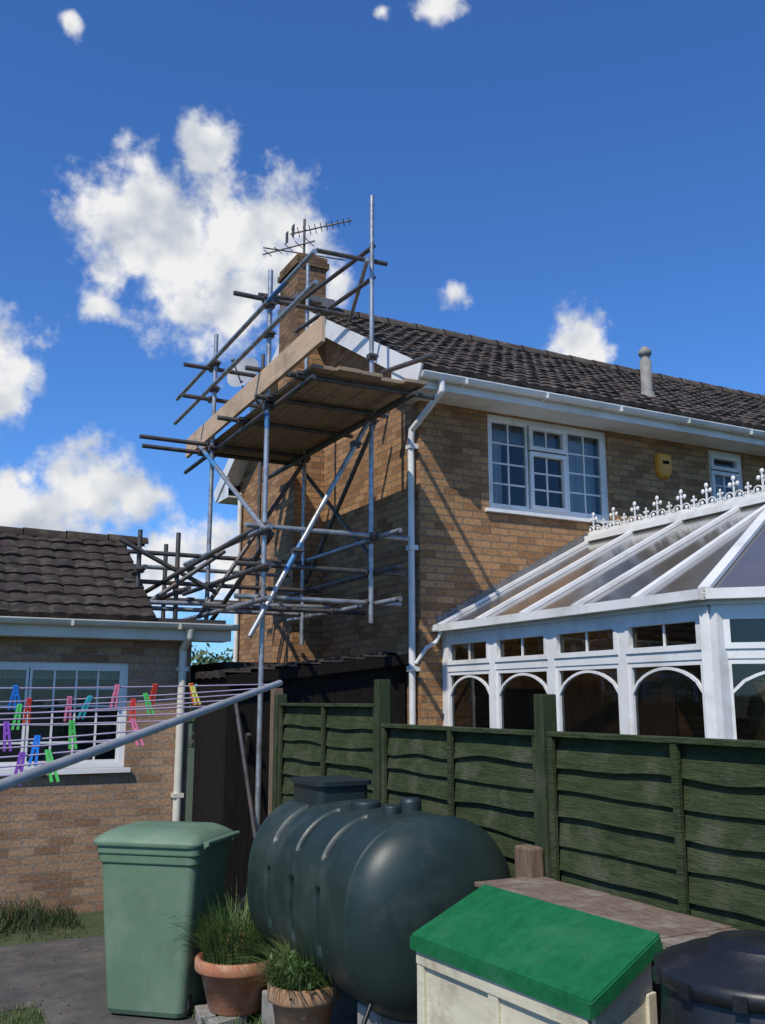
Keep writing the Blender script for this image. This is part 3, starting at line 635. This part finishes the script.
st.build('standards_and_rails','steel',sc); dk.build('tubes','steeld',sc); cp.build('couplers','coupler',sc,.006); bl.build('painted_bands','blue',sc)
mb=MB(); x=3.06
while x<4.05:
    mb.box(x,7.2+U_(-.05,.05),4.72+U_(0,.004),x+.215,10.6+U_(-.08,.08),4.758); x+=.225
mb.build('deck_boards','board',sc,.004)
mb=MB(); mb.beam((XO-.035,6.78,4.90),(XO-.035,10.75,4.82),.038,.225)
mb.beam((3.0,10.7,4.86),(4.0,10.7,4.86),.038,.2)
mb.build('toe_boards','toe',sc,.004)
mb=MB(); mb.box(XO-.11,Y1-.11,.008,XO+.11,Y1+.11,.035); mb.build('base_plate','slab',sc)

# ---------------------------------------------------------------- OIL TANK
tk=group('oil_tank',(2.52,5.05,0)); mb=MB()
Yc,half=5.05,.90; Rr=.48; nY,nT=260,160; rings=[]
gro=[-.33,.02,.37]
for i in range(nY+1):
    s=-1+2*i/nY; s=math.sin(s*math.pi/2)*.25+s*.75; d=s*half
    e=max(0,(abs(d)-(half-.26))/.26); prof=(1-e**2.6)**(1/2.2) if e<1 else 0
    prof=max(prof,.004); ring=[]
    for j in range(nT):
        th=2*math.pi*j/nT
        gz=0
        for gy in gro:
            q=(d-gy)/.034
            if abs(q)<1.6: gz=max(gz,math.exp(-q**8))
        deg=math.degrees(th)%360
        mk=0
        for a0,a1 in((50,98),(110,150),(166,205),(220,262)):
            mk=max(mk,min(1,max(0,(min(deg-a0,a1-deg))/4)))
        rr=Rr*prof-.095*gz*mk
        if abs(abs(d)-(half-.22))<.010: rr+=.006
        c_,s_=math.cos(th),math.sin(th)
        sq=(abs(c_)**2.4+abs(s_)**2.4)**(-1/2.4)
        ring.append((2.54+rr*sq*c_,Yc+d,.84+rr*sq*s_*.99))
    rings.append(ring)
mb.loft(rings); mb.build('tank_body','tank',tk)
mb=MB()
mb.loft([rrect(2.5,5.52,.34,.42,.05,z,0) for z in(1.27,1.40)]); mb.loft([rrect(2.5,5.52,.38,.46,.06,z,0) for z in(1.40,1.425)])
mb.lathe((2.46,4.95,1.30),[(.085,0),(.085,.04),(.07,.05),(.03,.055)],20); mb.lathe((2.62,4.72,1.29),[(.06,0),(.06,.07),(.045,.085)],16); mb.lathe((2.45,4.62,1.29),[(.05,0),(.05,.06),(.02,.07)],16)
mb.build('filler_and_caps','tankcap',tk,.006)
mb=MB()
for y in(4.5,5.6): 
    mb.box(2.15,y-.1,.004,2.9,y+.1,.22); mb.box(2.25,y-.12,.22,2.8,y+.12,.42)
mb.build('support_blocks','conc',tk,.01)
mb=MB(); mb.path([(2.2,4.35,.5),(2.05,4.3,.25),(2.02,4.35,.02)],.012,8); mb.build('fuel_pipe','black',tk)

# ---------------------------------------------------------------- WHEELIE BIN
bn=group('wheelie_bin',(1.74,6.4,0)); mb=MB(); cx,cy=1.735,6.38; rot=math.radians(AZ-90-14)
ex=Vector((math.cos(rot),math.sin(rot),0)); ey=Vector((-math.sin(rot),math.cos(rot),0))
prof=[(0.02,.50,.44,0),(.05,.52,.47,0),(.55,.60,.52,.0),(.90,.65,.55,0),(.905,.675,.575,0),(.955,.68,.58,0),(.96,.70,.60,0),(1.005,.70,.60,0)]
mb.loft([rrect(cx,cy,w_,d_,.05,z,rot) for z,w_,d_,_ in prof],sm=False)
mb.build('body','bin',bn,.006)
mb=MB()
lid=[(1.008,.73,.63,.07),(1.025,.74,.64,.07),(1.04,.73,.63,.07),(1.075,.65,.52,.08),(1.098,.56,.44,.09),(1.102,.3,.2,.08)]
mb.loft([rrect(cx-.01*ex.x,cy-.01*ex.y,w_,d_,r_,z,rot) for z,w_,d_,r_ in lid])
C=Vector((cx,cy,0))
for s in(-.22,.22): mb.beam(C+ex*.33+ey*s+Z*1.0,C+ex*.39+ey*s+Z*1.03,.03,.04)
mb.tube(C+ex*.385+ey*-.25+Z*1.03,C+ex*.385+ey*.25+Z*1.03,.018)
mb.beam(C-ex*.38+ey*-.12+Z*1.03,C-ex*.38+ey*.12+Z*1.03,.04,.02)
mb.build('lid_and_handle','bin',bn,.004)
mb=MB()
for s in(-.16,.2):
    mb.tube(C+ex*.19+ey*(s-.025)+Z*.095,C+ex*.19+ey*(s+.025)+Z*.095,.09,n=24)
mb.tube(C+ex*.19-ey*.16+Z*.1,C+ex*.19+ey*.2+Z*.1,.012); mb.build('wheels','rubber',bn)

# ---------------------------------------------------------------- POTS
def pot(name,c,r,h,mat,plant,soilz,extra=None):
    e=group(name,c); mb=MB()
    mb.lathe(c,[(r*.66,0),(r*.70,.01),(r*.93,h*.74),(r*1.06,h*.76),(r*1.08,h*.8),(r*1.08,h*.97),(r*1.04,h),(r*.95,h),(r*.92,h*.86),(.01,h*.86)],40)
    mb.build('pot',mat,e)
    mb=MB(); mb.lathe((c[0],c[1],c[2]+h*.87),[(r*.9,0),(.01,.02)],20); mb.build('soil','soil',e)
    mb=MB(); plant(mb,(c[0],c[1],c[2]+h*.86),r); mb.build('foliage','herb',e); return e
def pl1(mb,c,r):
    for i in range(1300):
        a=U_(0,6.28);q=r*.85*math.sqrt(R()); blade(mb,(c[0]+q*math.cos(a),c[1]+q*math.sin(a),c[2]),U_(.18,.54)*(1.1-.4*q/r),a+U_(-.9,.9),U_(.1,.95),U_(.005,.011),4)
def pl2(mb,c,r):
    for i in range(900):
        a=U_(0,6.28);q=r*.85*math.sqrt(R()); blade(mb,(c[0]+q*math.cos(a),c[1]+q*math.sin(a),c[2]),U_(.1,.36),a+U_(-.9,.9),U_(.2,1.3),U_(.005,.010),4,1.3)
    for i in range(500):
        a=U_(0,6.28);q=r*1.1*math.sqrt(R()); p_=Vector((c[0]+q*math.cos(a),c[1]+q*math.sin(a),c[2]+U_(0,.16))); blade(mb,p_,.04,U_(0,6.28),U_(.6,1.5),.02,2)
pot('plant_pot',(2.07,5.92,.075),.235,.30,'terra',pl1,0)
pot('plant_pot',(2.12,5.0,.10),.175,.34,'terra2',pl2,0)
e=group('jar_in_pot',(2.05,5.88,.35)); mb=MB(); mb.lathe((2.03,5.86,.33),[(.05,0),(.075,.05),(.08,.1),(.055,.15),(.045,.16),(.055,.18)],20); mb.build('jar','terra',e)
e=group('brick_stack',(2.07,5.92,0)); mb=MB()
for x,y,r in((1.98,5.8,.3),(2.14,6.0,.2),(1.9,5.98,1.4)):
    c_,s_=math.cos(r),math.sin(r); mb.fr((x,y,.006),(c_,s_,0),(-s_,c_,0),(0,0,1),-.11,.11,-.05,.05,0,.066)
mb.fr((2.12,5.0,.006),(.9,.3,0),(-.3,.9,0),(0,0,1),-.15,.15,-.13,.13,0,.092)
mb.build('bricks','conc',e,.006)
wd=MB()
for i in range(1500):
    k=R()
    if k<.6: x,y=U_(1.85,2.3),U_(5.0,6.2)
    else: x,y=U_(2.0,2.9),U_(6.2,8.3)
    blade(wd,(x,y,.004),U_(.03,.13),U_(0,6.28),U_(.2,1.2),.009,2)
wd.build('weeds','herb')
lf=MB()
for i in range(420):
    x,y=U_(.2,2.6),U_(4.6,8.6); 
    if x<1.05 and y<6.8: continue
    a=U_(0,6.28); s=U_(.006,.018); z=.009
    c_=Vector((x,y,z)); A_=Vector((math.cos(a),math.sin(a),.2))*s; B_=Vector((-math.sin(a),math.cos(a),0))*s*.6
    lf.quad(c_-A_,c_-B_,c_+A_,c_+B_)
lf.build('fallen_leaves','postw')

# ---------------------------------------------------------------- STORAGE BOX with green roof
kb=group('garden_storage_box',(2.4,3.3,0))
BL=Vector((2.585,3.95,1.055));BR=Vector((2.63,2.85,1.055));FL=Vector((2.14,3.86,.90));FR=Vector((2.225,2.76,.90))
mb=MB(); dn=Vector((0,0,-.022))
rings=[[FL+dn,FR+dn,BR+dn,BL+dn],[FL,FR,BR,BL]]
mb.loft(rings,sm=False)
mb.build('felt_roof','gfelt',kb,.005)
mb=MB()
cen=(BL+BR+FL+FR)/4
ins=lambda p,k:Vector((cen.x+(p.x-cen.x)*k[0],cen.y+(p.y-cen.y)*k[1],p.z-.024))
fl_,fr_,br_,bl_=[ins(q,(.88,.955)) for q in(FL,FR,BR,BL)]
g0=lambda p:Vector((p.x,p.y,.01))
for a,b in((fl_,fr_),(fr_,br_),(br_,bl_),(bl_,fl_)): mb.quad(g0(a),g0(b),b,a)
U=(fr_-fl_).normalized(); Lk=(fr_-fl_).length; Nn=Vector((U.y,-U.x,0)); 
if Nn.x>0: Nn=-Nn
o=Vector((fl_.x,fl_.y,0)); tz=fl_.z
for u0,u1 in((0,.05),(Lk-.05,Lk),(Lk/2-.03,Lk/2+.03)): mb.fr(o,U,Z,Nn,u0,u1,.02,tz-.04,0,.016)
mb.fr(o,U,Z,Nn,0,Lk,tz-.09,tz-.01,.0,.02); mb.fr(o,U,Z,Nn,.05,Lk-.05,.3,.36,0,.014)
U2=(br_-fr_); U2.z=0; L2=U2.length; U2.normalize(); o2=Vector((fr_.x,fr_.y,0)); N2=Vector((U2.y,-U2.x,0)); N2=N2 if N2.y<0 else -N2
for u0,u1 in((0,.05),(L2-.05,L2)): mb.fr(o2,U2,Z,N2,u0,u1,.02,tz-.02,0,.016)
mb.build('timber_walls','cream',kb,.003)
mb=MB()
for a,b in((FL,FR),(FR,BR)): mb.beam(a+dn*1.5,b+dn*1.5,.012,.05)
mb.build('felt_drip_edge','gfelt',kb)
bk=group('timber_bunker',(2.85,3.3,0)); mb=MB(); y=2.62; 
while y<4.05:
    zz=U_(0,.006); mb.box(2.66,y,1.0+zz,3.05,y+.135,1.022+zz); y+=.14
mb.box(2.655,2.62,.93,2.675,4.05,1.0); mb.build('lid_boards','slab',bk,.003)
mb=MB(); mb.box(2.70,2.66,.01,3.02,4.02,.93); mb.build('box','slab',bk)

# ---------------------------------------------------------------- COMPOST BIN
cb=group('compost_bin',(2.43,2.25,0)); mb=MB(); cc_=(2.48,2.24,.05)
mb.lathe((cc_[0],cc_[1],0),[(.37,.01),(.365,.3),(.345,.31),(.345,.36),(.352,.37),(.335,.7),(.315,.71),(.315,.75),(.325,.76),(.305,1.05),(.29,1.07)],48)
mb.build('body','black',cb)
mb=MB(); mb.lathe(cc_,[(.315,1.0),(.325,1.005),(.325,1.04),(.31,1.055),(.26,1.065),(.25,1.08),(.17,1.09),(.16,1.115),(.15,1.12),(.05,1.125),(.01,1.125)],48)
for i in range(12):
    a=i*math.pi/6; mb.beam((cc_[0]+.31*math.cos(a),cc_[1]+.31*math.sin(a),1.07),(cc_[0]+.335*math.cos(a),cc_[1]+.335*math.sin(a),1.07),.04,.04)
mb.build('lid','black',cb)

# ---------------------------------------------------------------- ROTARY AIRER
ra=group('rotary_clothes_airer',(-.15,1.25,0)); mb=MB()
hub=Vector((-.15,1.25,1.70)); tip=Vector((.955,2.445,1.945)); Ld=(tip-hub)
mb.tube((hub.x,hub.y,0),(hub.x,hub.y,1.95),.022,n=14); mb.ball(hub,.05)
arms=[]
for k in range(3):
    a=math.radians(90*k); d=Vector((Ld.x*math.cos(a)-Ld.y*math.sin(a),Ld.x*math.sin(a)+Ld.y*math.cos(a),Ld.z)); arms.append(d)
    mb.tube(hub,hub+d,.0095,.0085,n=12)
mb.build('post_and_arms','airer',ra)
mb=MB(); lines=[]
for kk in(.34,.40,.46,.52,.58,.64,.70,.76,.82,.88,.94,.985):
    for k in range(2):
        a=hub+arms[k]*kk; b=hub+arms[k+1]*kk; pts=[]
        sg=U_(.004,.05)*kk
        for i in range(9):
            t_=i/8; p_=a.lerp(b,t_); p_.z-=4*sg*t_*(1-t_); pts.append(p_)
        for i in range(8): mb.tube(pts[i],pts[i+1],.0017,n=5,cap=False)
        if k==0: lines.append(pts)
mb.build('lines','line',ra)
def proj(P):
    v=Vector(P)-Vector((0,0,CH)); f_=v.dot(fw); r_=v.dot(rt); cp_,sp_=math.cos(math.radians(PIT)),math.sin(math.radians(PIT))
    dz=f_*cp_+v.z*sp_; return 382.5+F*r_/dz, 512-F*(-f_*sp_+v.z*cp_)/dz
want=[('blue2',9,692),('red',24,712),('green',18,716),('pink',65,712),('red',127,712),('green',141,703),('pink',113,684),('red',187,692),('purple',3,742),('green',48,760),('blue2',32,748),('green',72,735),('teal',90,712),('pink',132,735),('purple',20,762),('blue2',22,690),('red',146,690),('yellow',186,684)]
pegs={}
for kcol,px,py in want:
    best=None
    for pts in lines:
        for i in range(8):
            for q in range(6):
                p_=pts[i].lerp(pts[i+1],q/6); x,y=proj(p_); dd=abs(x-px)*.7+abs(y-py+10)
                if best is None or dd<best[0]: best=(dd,p_)
    p_=best[1]; m=pegs.setdefault(kcol,MB()); tl=U_(-.35,.35); dirx=Vector((math.sin(tl),U_(-.2,.2),math.cos(tl)))
    sx=Vector((1,0,0)); k=.85
    for s in(-1,1):
        m.beam(p_-dirx*.058*k+sx*s*.0065*k,p_+dirx*.008*k+sx*s*.003*k,.0055*k,.010*k,up=(0,1,0)); 
    m.ball(p_-dirx*.02*k,.006*k,5,6)
for kcol,m in pegs.items(): m.build('pegs_'+kcol,'peg_'+kcol,ra)

# ---------------------------------------------------------------- DISTANT TREES
tr=MB(); rnd=random.Random(4)
tk_=MB()
for i in range(34):
    x=-34+i*2.1+rnd.uniform(-.6,.6); y=42+rnd.uniform(-3,3); h=rnd.uniform(3.6,5.6)
    tk_.tube((x,y,0),(x,y,h*.6),.16,.07,n=7)
    for c in range(9):
        c0=Vector((x+rnd.gauss(0,.9),y+rnd.gauss(0,.9),h*rnd.uniform(.35,.9))); rr=rnd.uniform(.5,1.0)
        for l in range(70):
            v=Vector((rnd.gauss(0,1),rnd.gauss(0,1),rnd.gauss(0,1))).normalized()*rr*rnd.uniform(.6,1.05)
            p_=c0+v; a=Vector((rnd.gauss(0,1),rnd.gauss(0,1),rnd.gauss(0,1))).normalized(); b=a.orthogonal().normalized(); s=rnd.uniform(.08,.17)
            tr.quad(p_-a*s,p_-b*s*.7,p_+a*s,p_+b*s*.7)
dt=group('distant_trees',(0,42,0)); tr.build('foliage','tree',dt); tk_.build('trunks','postw',dt)
